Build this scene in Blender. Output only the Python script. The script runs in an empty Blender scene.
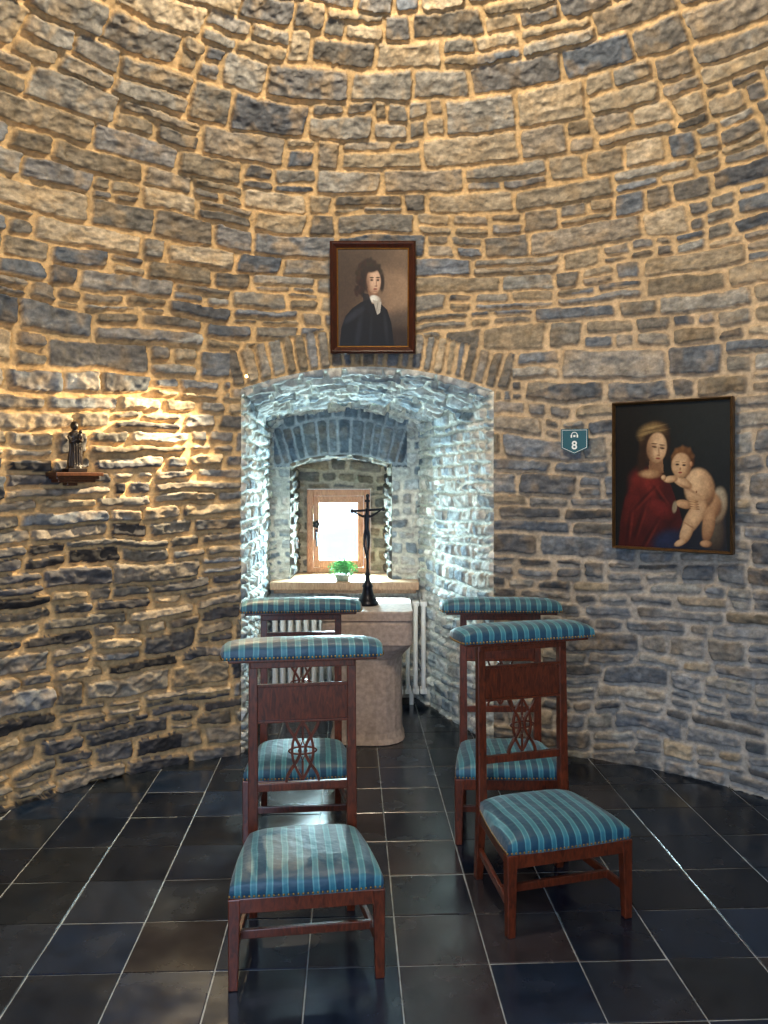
import bpy, bmesh, math, random
import numpy as np
from mathutils import Vector, Matrix

random.seed(5)
CX, CY, R = 0.07, 2.14, 2.15
ZS = 2.38      # springing height of the dome
RZ = 1.38      # rise of the dome
RA = 1.78      # mean arc radius
CAMZ = 1.42
sc = bpy.context.scene

# ------------------------------------------------------------------ helpers
def s2l(c):
    c = np.asarray(c, dtype=float) / 255.0
    return np.where(c <= 0.04045, c / 12.92, ((c + 0.055) / 1.055) ** 2.4)
def L4(c):
    a = s2l(c)
    return (float(a[0]), float(a[1]), float(a[2]), 1.0)

def vnoise(x, y, scale, seed):
    x = x / scale; y = y / scale
    xi = np.floor(x).astype(np.int64); yi = np.floor(y).astype(np.int64)
    fx = x - xi; fy = y - yi
    fx = fx * fx * (3 - 2 * fx); fy = fy * fy * (3 - 2 * fy)
    def h(i, j):
        n = (i * 374761393 + j * 668265263 + seed * 144269504) & 0xffffffff
        n = ((n ^ (n >> 13)) * 1274126177) & 0xffffffff
        return ((n ^ (n >> 16)) & 0xffff) / 65535.0
    a = h(xi, yi); b = h(xi + 1, yi); c = h(xi, yi + 1); d = h(xi + 1, yi + 1)
    return (a * (1 - fx) + b * fx) * (1 - fy) + (c * (1 - fx) + d * fx) * fy
def fbm(x, y, scale, seed, o=3):
    s = 0; t = 0; a = 1
    for k in range(o):
        s = s + a * vnoise(x + 17.3 * k, y - 9.1 * k, scale / 2 ** k, seed + 31 * k); t += a; a *= 0.5
    return s / t
def sst(a, b, x):
    t = np.clip((x - a) / (b - a), 0, 1)
    return t * t * (3 - 2 * t)

# ------------------------------------------------------------------ materials
def new_mat(name):
    m = bpy.data.materials.new(name); m.use_nodes = True
    nt = m.node_tree
    return m, nt, nt.nodes['Principled BSDF']
def simple(name, col, rough=0.5, metal=0.0, noise=0.0, nscale=20, bump=0.0, emit=None, es=0):
    m, nt, p = new_mat(name)
    p.inputs['Roughness'].default_value = rough
    p.inputs['Metallic'].default_value = metal
    tc = nt.nodes.new('ShaderNodeTexCoord')
    n = nt.nodes.new('ShaderNodeTexNoise'); n.inputs['Scale'].default_value = nscale; n.inputs['Detail'].default_value = 6
    nt.links.new(tc.outputs['Object'], n.inputs['Vector'])
    r = nt.nodes.new('ShaderNodeValToRGB')
    c = L4(col)
    r.color_ramp.elements[0].position = 0.3; r.color_ramp.elements[1].position = 0.7
    r.color_ramp.elements[0].color = tuple(v * (1 - noise) for v in c[:3]) + (1,)
    r.color_ramp.elements[1].color = tuple(min(1, v * (1 + noise)) for v in c[:3]) + (1,)
    nt.links.new(n.outputs['Fac'], r.inputs['Fac']); nt.links.new(r.outputs['Color'], p.inputs['Base Color'])
    if bump:
        b = nt.nodes.new('ShaderNodeBump'); b.inputs['Strength'].default_value = bump; b.inputs['Distance'].default_value = 0.003
        nt.links.new(n.outputs['Fac'], b.inputs['Height']); nt.links.new(b.outputs['Normal'], p.inputs['Normal'])
    if emit:
        p.inputs['Emission Color'].default_value = L4(emit); p.inputs['Emission Strength'].default_value = es
    return m

def attr_mat(name, rough=0.85, bump=0.5, nscale=55, dist=0.004, vary=0.45, spec=0.3):
    m, nt, p = new_mat(name)
    p.inputs['Roughness'].default_value = rough
    p.inputs['Specular IOR Level'].default_value = spec
    a = nt.nodes.new('ShaderNodeAttribute'); a.attribute_name = 'Col'
    tc = nt.nodes.new('ShaderNodeTexCoord')
    n = nt.nodes.new('ShaderNodeTexNoise'); n.inputs['Scale'].default_value = nscale; n.inputs['Detail'].default_value = 8
    n.inputs['Roughness'].default_value = 0.65
    nt.links.new(tc.outputs['Object'], n.inputs['Vector'])
    mr = nt.nodes.new('ShaderNodeMapRange')
    mr.inputs['From Min'].default_value = 0.25; mr.inputs['From Max'].default_value = 0.75
    mr.inputs['To Min'].default_value = 1 - vary; mr.inputs['To Max'].default_value = 1 + vary
    nt.links.new(n.outputs['Fac'], mr.inputs['Value'])
    mx = nt.nodes.new('ShaderNodeVectorMath'); mx.operation = 'MULTIPLY'
    nt.links.new(a.outputs['Color'], mx.inputs[0]); nt.links.new(mr.outputs['Result'], mx.inputs[1])
    nt.links.new(mx.outputs['Vector'], p.inputs['Base Color'])
    if bump:
        b = nt.nodes.new('ShaderNodeBump'); b.inputs['Strength'].default_value = bump; b.inputs['Distance'].default_value = dist
        nt.links.new(n.outputs['Fac'], b.inputs['Height']); nt.links.new(b.outputs['Normal'], p.inputs['Normal'])
    return m

M_stone = attr_mat('rubble_stone', bump=.6, nscale=38, dist=.006)
M_paint = attr_mat('oil_paint', rough=0.5, bump=0.15, nscale=90, dist=0.001, vary=0.22, spec=0.25)

def wood(name, c1, c2, rough=0.3):
    m, nt, p = new_mat(name)
    tc = nt.nodes.new('ShaderNodeTexCoord')
    mp = nt.nodes.new('ShaderNodeMapping'); mp.inputs['Scale'].default_value = (9, 9, 2.2)
    n = nt.nodes.new('ShaderNodeTexNoise'); n.inputs['Scale'].default_value = 9; n.inputs['Detail'].default_value = 6
    n.inputs['Distortion'].default_value = 1.2
    r = nt.nodes.new('ShaderNodeValToRGB')
    r.color_ramp.elements[0].position = 0.32; r.color_ramp.elements[1].position = 0.68
    r.color_ramp.elements[0].color = L4(c1); r.color_ramp.elements[1].color = L4(c2)
    nt.links.new(tc.outputs['Object'], mp.inputs['Vector']); nt.links.new(mp.outputs['Vector'], n.inputs['Vector'])
    nt.links.new(n.outputs['Fac'], r.inputs['Fac']); nt.links.new(r.outputs['Color'], p.inputs['Base Color'])
    p.inputs['Roughness'].default_value = rough
    return m
M_mahog = wood('mahogany', (58, 24, 13), (106, 46, 25), 0.28)
M_oak = wood('window_oak', (160, 104, 72), (200, 146, 110), 0.45)
M_sillw = wood('sill_wood', (160, 124, 96), (196, 164, 132), 0.5)
M_brk = wood('bracket_wood', (64, 34, 18), (98, 56, 30), 0.4)
M_frame = wood('frame_wood', (36, 13, 8), (64, 25, 14), 0.3)
M_gold = simple('gilt', (150, 110, 50), 0.35, 0.7, 0.2, 40)
M_dgold = simple('old_gilt', (84, 60, 32), 0.45, 0.4, 0.3, 40)
M_brass = simple('brass_tack', (150, 120, 70), 0.35, 0.9)
M_bronze = simple('dark_bronze', (22, 24, 34), 0.35, 0.6, 0.2, 30)
M_statue = simple('carved_dark_wood', (30, 18, 12), 0.4, 0, 0.35, 30, 0.2)
M_altar = simple('altar_limestone', (176, 160, 152), 0.8, 0, 0.22, 45, 0.5)
M_rad = simple('radiator_enamel', (238, 240, 240), 0.35)
M_leaf = simple('leaf', (96, 168, 104), 0.5, 0, 0.5, 30)
M_pot = simple('ceramic_pot', (150, 165, 150), 0.4)
M_sign = simple('sign_teal', (24, 84, 98), 0.4)
M_white = simple('sign_white', (235, 240, 240), 0.5)
M_black = simple('black_metal', (18, 18, 20), 0.4, 0.5)
M_steel = simple('fixture_grey', (120, 108, 90), 0.5, 0.3)
M_bulb = simple('lamp_glow', (255, 220, 160), 0.4, 0, 0, 20, 0, (255, 205, 130), 8)

def fabric():
    m, nt, p = new_mat('striped_upholstery')
    tc = nt.nodes.new('ShaderNodeTexCoord')
    sx = nt.nodes.new('ShaderNodeSeparateXYZ'); nt.links.new(tc.outputs['Object'], sx.inputs[0])
    n0 = nt.nodes.new('ShaderNodeTexNoise'); n0.inputs['Scale'].default_value = 9
    nt.links.new(tc.outputs['Object'], n0.inputs['Vector'])
    ad = nt.nodes.new('ShaderNodeMath'); ad.operation = 'MULTIPLY_ADD'; ad.inputs[1].default_value = 0.012
    nt.links.new(n0.outputs['Fac'], ad.inputs[0]); nt.links.new(sx.outputs['X'], ad.inputs[2])
    mu = nt.nodes.new('ShaderNodeMath'); mu.operation = 'MULTIPLY'; mu.inputs[1].default_value = 23.0
    nt.links.new(ad.outputs[0], mu.inputs[0])
    fr = nt.nodes.new('ShaderNodeMath'); fr.operation = 'FRACT'; nt.links.new(mu.outputs[0], fr.inputs[0])
    r = nt.nodes.new('ShaderNodeValToRGB'); e = r.color_ramp.elements
    D = L4((5, 60, 84)); Li = L4((76, 136, 146)); Mi = L4((34, 102, 120))
    e[0].position = 0.0; e[0].color = D; e[1].position = 1.0; e[1].color = D
    for pos, c in ((0.48, D), (0.53, Li), (0.62, Mi), (0.82, Mi), (0.90, Li), (0.96, D)):
        x = e.new(pos); x.color = c
    nt.links.new(fr.outputs[0], r.inputs['Fac'])
    n = nt.nodes.new('ShaderNodeTexNoise'); n.inputs['Scale'].default_value = 220; n.inputs['Detail'].default_value = 3
    nt.links.new(tc.outputs['Object'], n.inputs['Vector'])
    n2 = nt.nodes.new('ShaderNodeTexNoise'); n2.inputs['Scale'].default_value = 22; n2.inputs['Detail'].default_value = 2
    nt.links.new(tc.outputs['Object'], n2.inputs['Vector'])
    b = nt.nodes.new('ShaderNodeBump'); b.inputs['Strength'].default_value = 0.35; b.inputs['Distance'].default_value = 0.001
    nt.links.new(n.outputs['Fac'], b.inputs['Height'])
    b2 = nt.nodes.new('ShaderNodeBump'); b2.inputs['Strength'].default_value = 0.6; b2.inputs['Distance'].default_value = 0.008
    nt.links.new(n2.outputs['Fac'], b2.inputs['Height']); nt.links.new(b.outputs['Normal'], b2.inputs['Normal'])
    nt.links.new(b2.outputs['Normal'], p.inputs['Normal'])
    nt.links.new(r.outputs['Color'], p.inputs['Base Color'])
    p.inputs['Roughness'].default_value = 0.5
    p.inputs['Sheen Weight'].default_value = 0.2
    return m
M_fab = fabric()

def glassmat():
    m = bpy.data.materials.new('window_glass'); m.use_nodes = True
    nt = m.node_tree; nt.nodes.clear()
    o = nt.nodes.new('ShaderNodeOutputMaterial'); t = nt.nodes.new('ShaderNodeBsdfTransparent')
    g = nt.nodes.new('ShaderNodeBsdfGlossy'); g.inputs['Roughness'].default_value = 0.05
    mx = nt.nodes.new('ShaderNodeMixShader'); mx.inputs[0].default_value = 0.04
    t.inputs['Color'].default_value = (0.98, 1, 1, 1)
    nt.links.new(t.outputs[0], mx.inputs[1]); nt.links.new(g.outputs[0], mx.inputs[2]); nt.links.new(mx.outputs[0], o.inputs['Surface'])
    return m
M_glass = glassmat()

# ------------------------------------------------------------------ mesh utils
def link(ob, parent=None):
    sc.collection.objects.link(ob)
    if parent: ob.parent = parent
    return ob
def empty(name, loc=(0, 0, 0), rz=0.0):
    e = bpy.data.objects.new(name, None); e.empty_display_size = 0.1
    e.location = loc; e.rotation_euler = (0, 0, rz)
    return link(e)

class MB:
    def __init__(s): s.v = []; s.f = []
    def add(s, vs, fs):
        o = len(s.v); s.v += [tuple(v) for v in vs]; s.f += [tuple(i + o for i in f) for f in fs]
    def box(s, c, d):
        x, y, z = c; a, b, e = d[0] / 2, d[1] / 2, d[2] / 2
        s.add([(x + i * a, y + j * b, z + k * e) for k in (-1, 1) for j in (-1, 1) for i in (-1, 1)],
              [(0, 2, 3, 1), (4, 5, 7, 6), (0, 1, 5, 4), (2, 6, 7, 3), (0, 4, 6, 2), (1, 3, 7, 5)])
    def bar(s, p0, p1, w0, w1=None, ref=(0, 1, 0)):
        w1 = w1 or w0
        if not hasattr(w0, '__len__'): w0 = (w0, w0)
        if not hasattr(w1, '__len__'): w1 = (w1, w1)
        p0 = Vector(p0); p1 = Vector(p1); t = (p1 - p0).normalized()
        a = t.cross(Vector(ref))
        if a.length < 1e-3: a = t.cross(Vector((1, 0, 0)))
        a.normalize(); b = a.cross(t)
        vs = []
        for p, w in ((p0, w0), (p1, w1)):
            for i, j in ((-1, -1), (1, -1), (1, 1), (-1, 1)):
                vs.append(p + a * i * w[0] / 2 + b * j * w[1] / 2)
        s.add(vs, [(0, 1, 2, 3), (7, 6, 5, 4), (0, 4, 5, 1), (1, 5, 6, 2), (2, 6, 7, 3), (3, 7, 4, 0)])
    def ribbon(s, pts, w, y, th, closed=False):
        n = len(pts); vs = []
        for i in range(n):
            a = Vector(pts[(i - 1) % n] if closed else pts[max(0, i - 1)]); b = Vector(pts[(i + 1) % n] if closed else pts[min(n - 1, i + 1)])
            t = (b - a).normalized(); nn = Vector((-t[1], t[0])); p = Vector(pts[i])
            for sg, yy in ((-1, -1), (1, -1), (1, 1), (-1, 1)):
                q = p + nn * sg * w / 2
                vs.append((q[0], y + yy * th / 2, q[1]))
        fs = []
        for i in range(n if closed else n - 1):
            a = 4 * i; b = 4 * ((i + 1) % n)
            for k in range(4): fs.append((a + k, a + (k + 1) % 4, b + (k + 1) % 4, b + k))
        if not closed: fs += [(0, 3, 2, 1), (4 * n - 4, 4 * n - 3, 4 * n - 2, 4 * n - 1)]
        s.add(vs, fs)
    def lathe(s, prof, c=(0, 0, 0), n=24, sx=1, sy=1):
        vs = []; fs = []
        for r, z in prof:
            for k in range(n):
                a = 2 * math.pi * (k + 0.5) / n
                vs.append((c[0] + r * sx * math.cos(a), c[1] + r * sy * math.sin(a), c[2] + z))
        for i in range(len(prof) - 1):
            for k in range(n):
                fs.append((i * n + k, i * n + (k + 1) % n, (i + 1) * n + (k + 1) % n, (i + 1) * n + k))
        fs.append(tuple(range(n))[::-1]); fs.append(tuple((len(prof) - 1) * n + k for k in range(n)))
        s.add(vs, fs)
    def ball(s, c, r, n=8, sc3=(1, 1, 1)):
        prof = []
        m = max(4, n // 2)
        for i in range(m + 1):
            t = math.pi * i / m
            prof.append((max(1e-5, math.sin(t)) * r, -math.cos(t) * r * sc3[2]))
        s.lathe(prof, c, n, sc3[0], sc3[1])
    def make(s, name, mat, parent=None, bevel=0, smooth=False, loc=(0, 0, 0), rot=(0, 0, 0)):
        me = bpy.data.meshes.new(name); me.from_pydata(s.v, [], s.f); me.update()
        bm = bmesh.new(); bm.from_mesh(me); bmesh.ops.recalc_face_normals(bm, faces=bm.faces); bm.to_mesh(me); bm.free()
        me.materials.append(mat)
        if smooth:
            for p in me.polygons: p.use_smooth = True
        ob = bpy.data.objects.new(name, me); ob.location = loc; ob.rotation_euler = rot
        link(ob, parent)
        if bevel:
            b = ob.modifiers.new('bevel', 'BEVEL'); b.width = bevel; b.segments = 2; b.limit_method = 'ANGLE'; b.angle_limit = 0.6
        return ob

def grid_obj(name, X, Y, Z, C, keep, mat, flip=False, parent=None):
    n, m = X.shape
    idx = np.arange(n * m).reshape(n, m)
    q = np.stack([idx[:-1, :-1], idx[:-1, 1:], idx[1:, 1:], idx[1:, :-1]], -1)
    q = q[keep]
    if flip: q = q[:, ::-1]
    used = np.zeros(n * m, bool); used[q.ravel()] = True
    remap = np.cumsum(used) - 1
    q = remap[q]
    co = np.stack([X, Y, Z], -1).reshape(-1, 3)[used].astype(np.float32)
    col = C.reshape(-1, 3)[used]
    me = bpy.data.meshes.new(name)
    me.vertices.add(len(co)); me.vertices.foreach_set('co', co.ravel())
    nf = len(q)
    me.loops.add(nf * 4); me.loops.foreach_set('vertex_index', q.ravel().astype(np.int32))
    me.polygons.add(nf)
    me.polygons.foreach_set('loop_start', np.arange(0, nf * 4, 4, dtype=np.int32))
    try: me.polygons.foreach_set('loop_total', np.full(nf, 4, dtype=np.int32))
    except Exception: pass
    me.update(calc_edges=True)
    me.polygons.foreach_set('use_smooth', np.ones(nf, bool))
    at = me.color_attributes.new('Col', 'FLOAT_COLOR', 'POINT')
    at.data.foreach_set('color', np.concatenate([col, np.ones((len(col), 1))], 1).astype(np.float32).ravel())
    me.materials.append(mat); me.update()
    ob = bpy.data.objects.new(name, me)
    return link(ob, parent)

# ------------------------------------------------------------------ rubble masonry
def cells(u, v, seed, ch, cw, split=0.35, edges=None, wob=1.0):
    r = np.random.default_rng(seed)
    uw = u + (fbm(u, v, 0.15, seed + 1) - 0.5) * 0.03 * wob + (fbm(u, v, 0.025, seed + 5) - .5) * 0.007
    vw = v + (fbm(u, v, 0.7, seed + 2) - 0.5) * 0.11 * wob + (fbm(u, v, 0.13, seed + 3) - 0.5) * 0.022 * wob + (fbm(u, v, 0.025, seed + 6) - .5) * 0.007
    if edges is None:
        e = [vw.min() - 0.02 - r.random() * 0.05]
        while e[-1] < vw.max() + 0.02:
            lo, hi = ch(e[-1]) if callable(ch) else ch
            e.append(e[-1] + r.uniform(lo, hi))
        e = np.array(e)
    else: e = np.array(edges)
    c = np.clip(np.searchsorted(e, vw) - 1, 0, len(e) - 2)
    lo = e[c]; hi = e[c + 1]
    ul = np.zeros_like(u); ur = np.ones_like(u); rn = np.zeros(u.shape + (6,))
    for k in np.unique(c):
        m = c == k; hgt = e[k + 1] - e[k]
        a, b = cw
        j = [uw.min() - r.random() * b - .01]
        while j[-1] < uw.max() + 0.02:
            w = a + (b - a) * r.random() ** 1.3
            j.append(j[-1] + w * (0.7 + min(hgt, .16) * 3.5 if edges is None else 1))
        j = np.array(j)
        i = np.clip(np.searchsorted(j, uw[m]) - 1, 0, len(j) - 2)
        ul[m] = j[i]; ur[m] = j[i + 1]; rn[m] = r.random((len(j), 6))[i]
    if split > 0:
        sp = (rn[..., 0] < split) & ((hi - lo) > 0.08)
        mid = lo + (hi - lo) * (0.35 + 0.3 * rn[..., 1]); up = vw > mid
        lo = np.where(sp & up, mid, lo); hi = np.where(sp & ~up, mid, hi)
        rn = np.where((sp & up)[..., None], (rn * 7.31 + 0.37) % 1.0, rn)
        sp2 = sp & ((ur - ul) > 0.2) & (rn[..., 4] < .6)
        mu = ul + (ur - ul) * (0.35 + 0.3 * rn[..., 3]); rt = uw > mu
        ul = np.where(sp2 & rt, mu, ul); ur = np.where(sp2 & ~rt, mu, ur)
        rn = np.where((sp2 & rt)[..., None], (rn * 5.17 + 0.19) % 1.0, rn)
    tu = (uw - (ul + ur) / 2) / (ur - ul); tv = (vw - (lo + hi) / 2) / (hi - lo)
    h_ = (hi - lo)
    r1 = (rn[..., 2] * 13.7) % 1 - .5; r2 = (rn[..., 3] * 17.3) % 1 - .5; r3 = (rn[..., 4] * 11.9) % 1 - .5; r4 = (rn[..., 5] * 19.1) % 1 - .5
    am = np.minimum(h_ * .16, .014) * min(1, wob)
    dv = np.minimum(vw - lo - am * 2 * np.abs(r1) * np.clip(.5 + tu * np.sign(r1), 0, 1), hi - vw - am * 2 * np.abs(r2) * np.clip(.5 + tu * np.sign(r2), 0, 1))
    am2 = np.minimum((ur - ul) * .12, .020) * min(1, wob)
    du = np.minimum(uw - ul - am2 * 2 * np.abs(r3) * np.clip(.5 + tv * np.sign(r3), 0, 1), ur - uw - am2 * 2 * np.abs(r4) * np.clip(.5 + tv * np.sign(r4), 0, 1))
    k = 190.0
    d = -np.log(np.exp(-k * np.clip(du, -.05, .5)) + np.exp(-k * np.clip(dv, -.05, .5)) + 1e-30) / k
    return d, rn, tu, tv

PAL_WARM = np.array([(142, 132, 118), (152, 140, 120), (130, 126, 118), (110, 106, 100), (166, 152, 130), (132, 122, 106), (144, 140, 132), (118, 116, 114)])
PAL_COOL = np.array([(114, 119, 125), (100, 105, 111), (128, 130, 132), (86, 88, 92), (134, 130, 124), (110, 116, 124), (94, 100, 108), (144, 144, 140)])
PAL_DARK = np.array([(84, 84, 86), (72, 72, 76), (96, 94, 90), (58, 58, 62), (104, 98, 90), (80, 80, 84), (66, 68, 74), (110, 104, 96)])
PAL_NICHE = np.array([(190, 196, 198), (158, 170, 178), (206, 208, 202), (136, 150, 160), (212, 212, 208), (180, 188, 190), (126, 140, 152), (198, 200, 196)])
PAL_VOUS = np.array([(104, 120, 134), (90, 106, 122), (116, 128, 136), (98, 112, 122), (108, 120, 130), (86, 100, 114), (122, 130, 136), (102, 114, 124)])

def stone(u, v, cl, seed, pal, mortar, relief=1.0, mw=1.0, pal2=None, mix=None, mortar2=None, smear=.30, mmix=None):
    d, rn, tu, tv = cl
    d = d + (fbm(u, v, 0.02, seed + 11) - 0.5) * 0.007
    half = (0.0018 + 0.0076 * fbm(u, v, 0.25, seed + 12)) * mw
    mask = sst(0.0, 0.0065, d - half)
    pi = np.floor(rn[..., 2] * 7.999).astype(int)
    pl = s2l(pal)
    col = pl[pi]
    if pal2 is not None:
        sel = (rn[..., 5] < mix)[..., None]
        col = np.where(sel, s2l(pal2)[pi], col)
    br = 0.68 + 0.50 * rn[..., 3]
    br = br * (0.50 + 1.0 * fbm(u, v * 1.8, 0.05, seed + 13, 4)) * (0.75 + 0.5 * fbm(u + v * .6, v * 3, 0.02, seed + 18, 2))
    stn = sst(.52, .75, fbm(u, v, .09, seed + 21))[..., None] * .35
    col = col * (1 - stn) + s2l((150, 126, 92)) * stn
    col = col * br[..., None]
    mc = s2l(mortar)[None, None, :]
    if mortar2 is not None: mc = mc * (1 - mmix[..., None]) + s2l(mortar2)[None, None, :] * mmix[..., None]
    mc = mc * (0.70 + 0.45 * fbm(u, v, 0.09, seed + 14))[..., None]
    sm = sst(0.60, 0.74, fbm(u, v, 0.12, seed + 15)) * smear
    mk = mask * (1 - sm)
    col = mc * (1 - mk[..., None]) + col * mk[..., None]
    hs = 0.020 + 0.018 * rn[..., 4] + (rn[..., 1] - .5) * tu * 0.028 + (rn[..., 0] - .5) * tv * 0.024 + (fbm(u, v, 0.045, seed + 16) - 0.5) * 0.014 - .018 * np.abs(fbm(u, v * 1.5, 0.08, seed + 19) - .5) * 2
    hs = hs + .006 * np.floor(fbm(u * .7, v * 2.2, .06, seed + 23, 2) * 5) / 5   # cleaved ledges
    hm = 0.005 + (fbm(u, v, 0.03, seed + 17) - .5) * 0.005
    h = (hm * (1 - mask) + np.clip(hs, .009, 1) * mask) * relief
    return h, col

def displace(P, h, inside):
    X, Y, Z = P
    a = np.stack([np.gradient(X, axis=0), np.gradient(Y, axis=0), np.gradient(Z, axis=0)], -1)
    b = np.stack([np.gradient(X, axis=1), np.gradient(Y, axis=1), np.gradient(Z, axis=1)], -1)
    n = np.cross(a, b); n /= np.maximum(np.linalg.norm(n, axis=-1, keepdims=True), 1e-9)
    i, j = X.shape[0] // 2, X.shape[1] // 2
    t = np.array(inside) - np.array([X[i, j], Y[i, j], Z[i, j]])
    flip = float(np.dot(n[i, j], t)) < 0
    if flip: n = -n
    return X + n[..., 0] * h, Y + n[..., 1] * h, Z + n[..., 2] * h, (not flip)

# niche definition --------------------------------------------------
NL, NR = -0.74, 0.58
BL, BR, BY = -0.75, 0.23, 5.15
EL, ER, EZ0 = -0.605, 0.05, 0.765
def ztop(x): return 1.875 + 0.135 * np.clip(1 - ((x - (NL + NR) / 2) / ((NR - NL) / 2)) ** 2, 0, 1)
def zback(x): return 1.765 + 0.115 * np.clip(1 - ((x - (BL + BR) / 2) / ((BR - BL) / 2)) ** 2, 0, 1)
def zemb(x): return 1.505 + 0.060 * np.clip(1 - ((x - (EL + ER) / 2) / ((ER - EL) / 2)) ** 2, 0, 1)

# room wall + dome ---------------------------------------------------
st = 0.0064
fine = np.arange(-80, 80.001, math.degrees(st / R))
coarse = np.arange(-180, -80, 1.1)
phid = np.concatenate([coarse, fine, -coarse[::-1]])
phi = np.radians(phid)
for xe in (NL, NR):
    pe = math.asin((xe - CX) / R); k = np.argmin(np.abs(phi - pe)); phi[k] = pe
rows = np.concatenate([np.arange(-0.032, ZS, st), np.arange(ZS, ZS + 2.0, st), np.linspace(ZS + 2.01, ZS + RA * math.pi / 2 - 0.002, 40)])
ks = np.argmin(np.abs(rows - ZS)); rows[ks] = ZS
PH, S = np.meshgrid(phi, rows)
th = np.clip((S - ZS) / RA, 0, None)
RR = np.where(S > ZS, R * np.cos(th), R)
Zb = np.where(S > ZS, ZS + RZ * np.sin(th), S)
xw = CX + R * np.sin(PH)
front = (np.abs(PH) < math.radians(90)) & (S < ZS)
zt = ztop(xw)
inx = front & (xw >= NL - 1e-6) & (xw <= NR + 1e-6)
snap = inx & (np.abs(Zb - zt) <= st * 0.5 + 1e-9)
Zb = np.where(snap, zt, Zb)
U = PH * R
wallch = lambda z: (0.052, 0.120) if z < 1.9 else ((0.080, 0.155) if z < 2.4 else (0.12, 0.20))
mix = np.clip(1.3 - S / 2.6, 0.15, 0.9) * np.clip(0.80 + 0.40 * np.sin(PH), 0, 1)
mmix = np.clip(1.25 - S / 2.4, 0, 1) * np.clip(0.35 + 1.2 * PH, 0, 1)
cA = cells(U, S, 107, wallch, (0.11, 0.46), 0.36)
xc = (NL + NR) / 2
fan = (xw - xc) / (1 + np.clip(Zb - 1.9, 0, 1) * 0.45)
vv = Zb - zt
cB = cells(fan, vv, 202, None, (0.045, 0.085), 0.0, edges=[-0.4, 0.0, 0.205, 0.8], wob=0.35)
ring = front & (vv > -0.05) & (vv < 0.205 + (fbm(U, S, .08, 5) - .5) * .03) & (xw > NL - 0.06) & (xw < NR + 0.1)
cl = tuple(np.where(ring if a.ndim == 2 else ring[..., None], b, a) for a, b in zip(cA, cB))
relief = np.where(PH < 0, 1.0 + 0.5 * np.clip(-PH * 2, 0, 1), 1.0)
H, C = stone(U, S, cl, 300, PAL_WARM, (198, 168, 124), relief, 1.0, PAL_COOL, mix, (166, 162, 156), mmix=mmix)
pidx = np.floor(cl[1][..., 2] * 7.999).astype(int)
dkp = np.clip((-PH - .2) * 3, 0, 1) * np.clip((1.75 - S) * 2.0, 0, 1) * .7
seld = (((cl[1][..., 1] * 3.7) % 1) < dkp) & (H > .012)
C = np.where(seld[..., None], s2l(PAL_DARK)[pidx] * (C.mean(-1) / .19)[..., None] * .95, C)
dist_o = np.maximum(np.abs(xw - xc) - (NR - NL) / 2, Zb - zt)
fo = np.where(front, np.clip(dist_o / 0.014, 0, 1), 1)
H = 0.010 * (1 - fo) + H * fo
Xd = CX + (RR) * np.sin(PH); Yd = CY + (RR) * np.cos(PH)
cn = np.cos(th)
Xf = Xd - H * cn * np.sin(PH); Yf = Yd - H * cn * np.cos(PH); Zf = Zb - H * np.sin(th)
pc = (phi[:-1] + phi[1:]) / 2
xcf = CX + R * np.sin(pc)[None, :]
zcf = (Zb[:-1, :-1] + Zb[1:, 1:] + Zb[1:, :-1] + Zb[:-1, 1:]) / 4
inhole = (np.abs(pc)[None, :] < 1.5) & (xcf > NL) & (xcf < NR) & (zcf < ztop(xcf))
door = (np.abs(pc)[None, :] > math.radians(150)) & (zcf < 2.25)
keep = ~(inhole | door)
rowi = np.arange(keep.shape[0])[:, None]
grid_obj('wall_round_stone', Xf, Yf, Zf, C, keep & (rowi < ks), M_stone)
grid_obj('ceiling', Xf, Yf, Zf, C, keep & (rowi >= ks), M_stone)
del Xf, Yf, Zf, C, H, cA, cB, cl, PH, S, U

# niche patches ---------------------------------------------------------
def ywall(x, off=0.010): return CY + np.sqrt((R - off) ** 2 - (x - CX) ** 2)
NST = 0.0066
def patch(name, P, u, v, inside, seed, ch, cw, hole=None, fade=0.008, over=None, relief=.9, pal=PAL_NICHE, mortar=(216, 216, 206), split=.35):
    cl = cells(u, v, seed, ch, cw, split)
    if over is not None:
        m, ou, ov, ed = over
        c2 = cells(ou, ov, seed + 50, None, (0.05, 0.085), 0, edges=ed, wob=.3)
        cl = tuple(np.where(m if a.ndim == 2 else m[..., None], b, a) for a, b in zip(cl, c2))
    h, col = stone(u, v, cl, seed + 7, pal, mortar, relief, 1.0)
    if over is not None:
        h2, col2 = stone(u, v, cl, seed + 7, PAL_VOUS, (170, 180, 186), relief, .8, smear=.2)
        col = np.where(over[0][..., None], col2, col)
    n, m2 = u.shape
    ii = np.minimum(np.arange(n), n - 1 - np.arange(n))[:, None] * NST
    jj = np.minimum(np.arange(m2), m2 - 1 - np.arange(m2))[None, :] * NST
    f = np.clip(np.minimum(ii, jj) / fade, 0, 1)
    h = h * f
    X, Y, Z, fl = displace(P, h, inside)
    keep = np.ones((n - 1, m2 - 1), bool)
    if hole is not None: keep &= ~hole
    grid_obj(name, X, Y, Z, col, keep, M_stone, flip=not fl)
def cen(A): return (A[:-1, :-1] + A[1:, 1:] + A[1:, :-1] + A[:-1, 1:]) / 4
NC = (-0.15, 4.7, 1.1)
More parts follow.
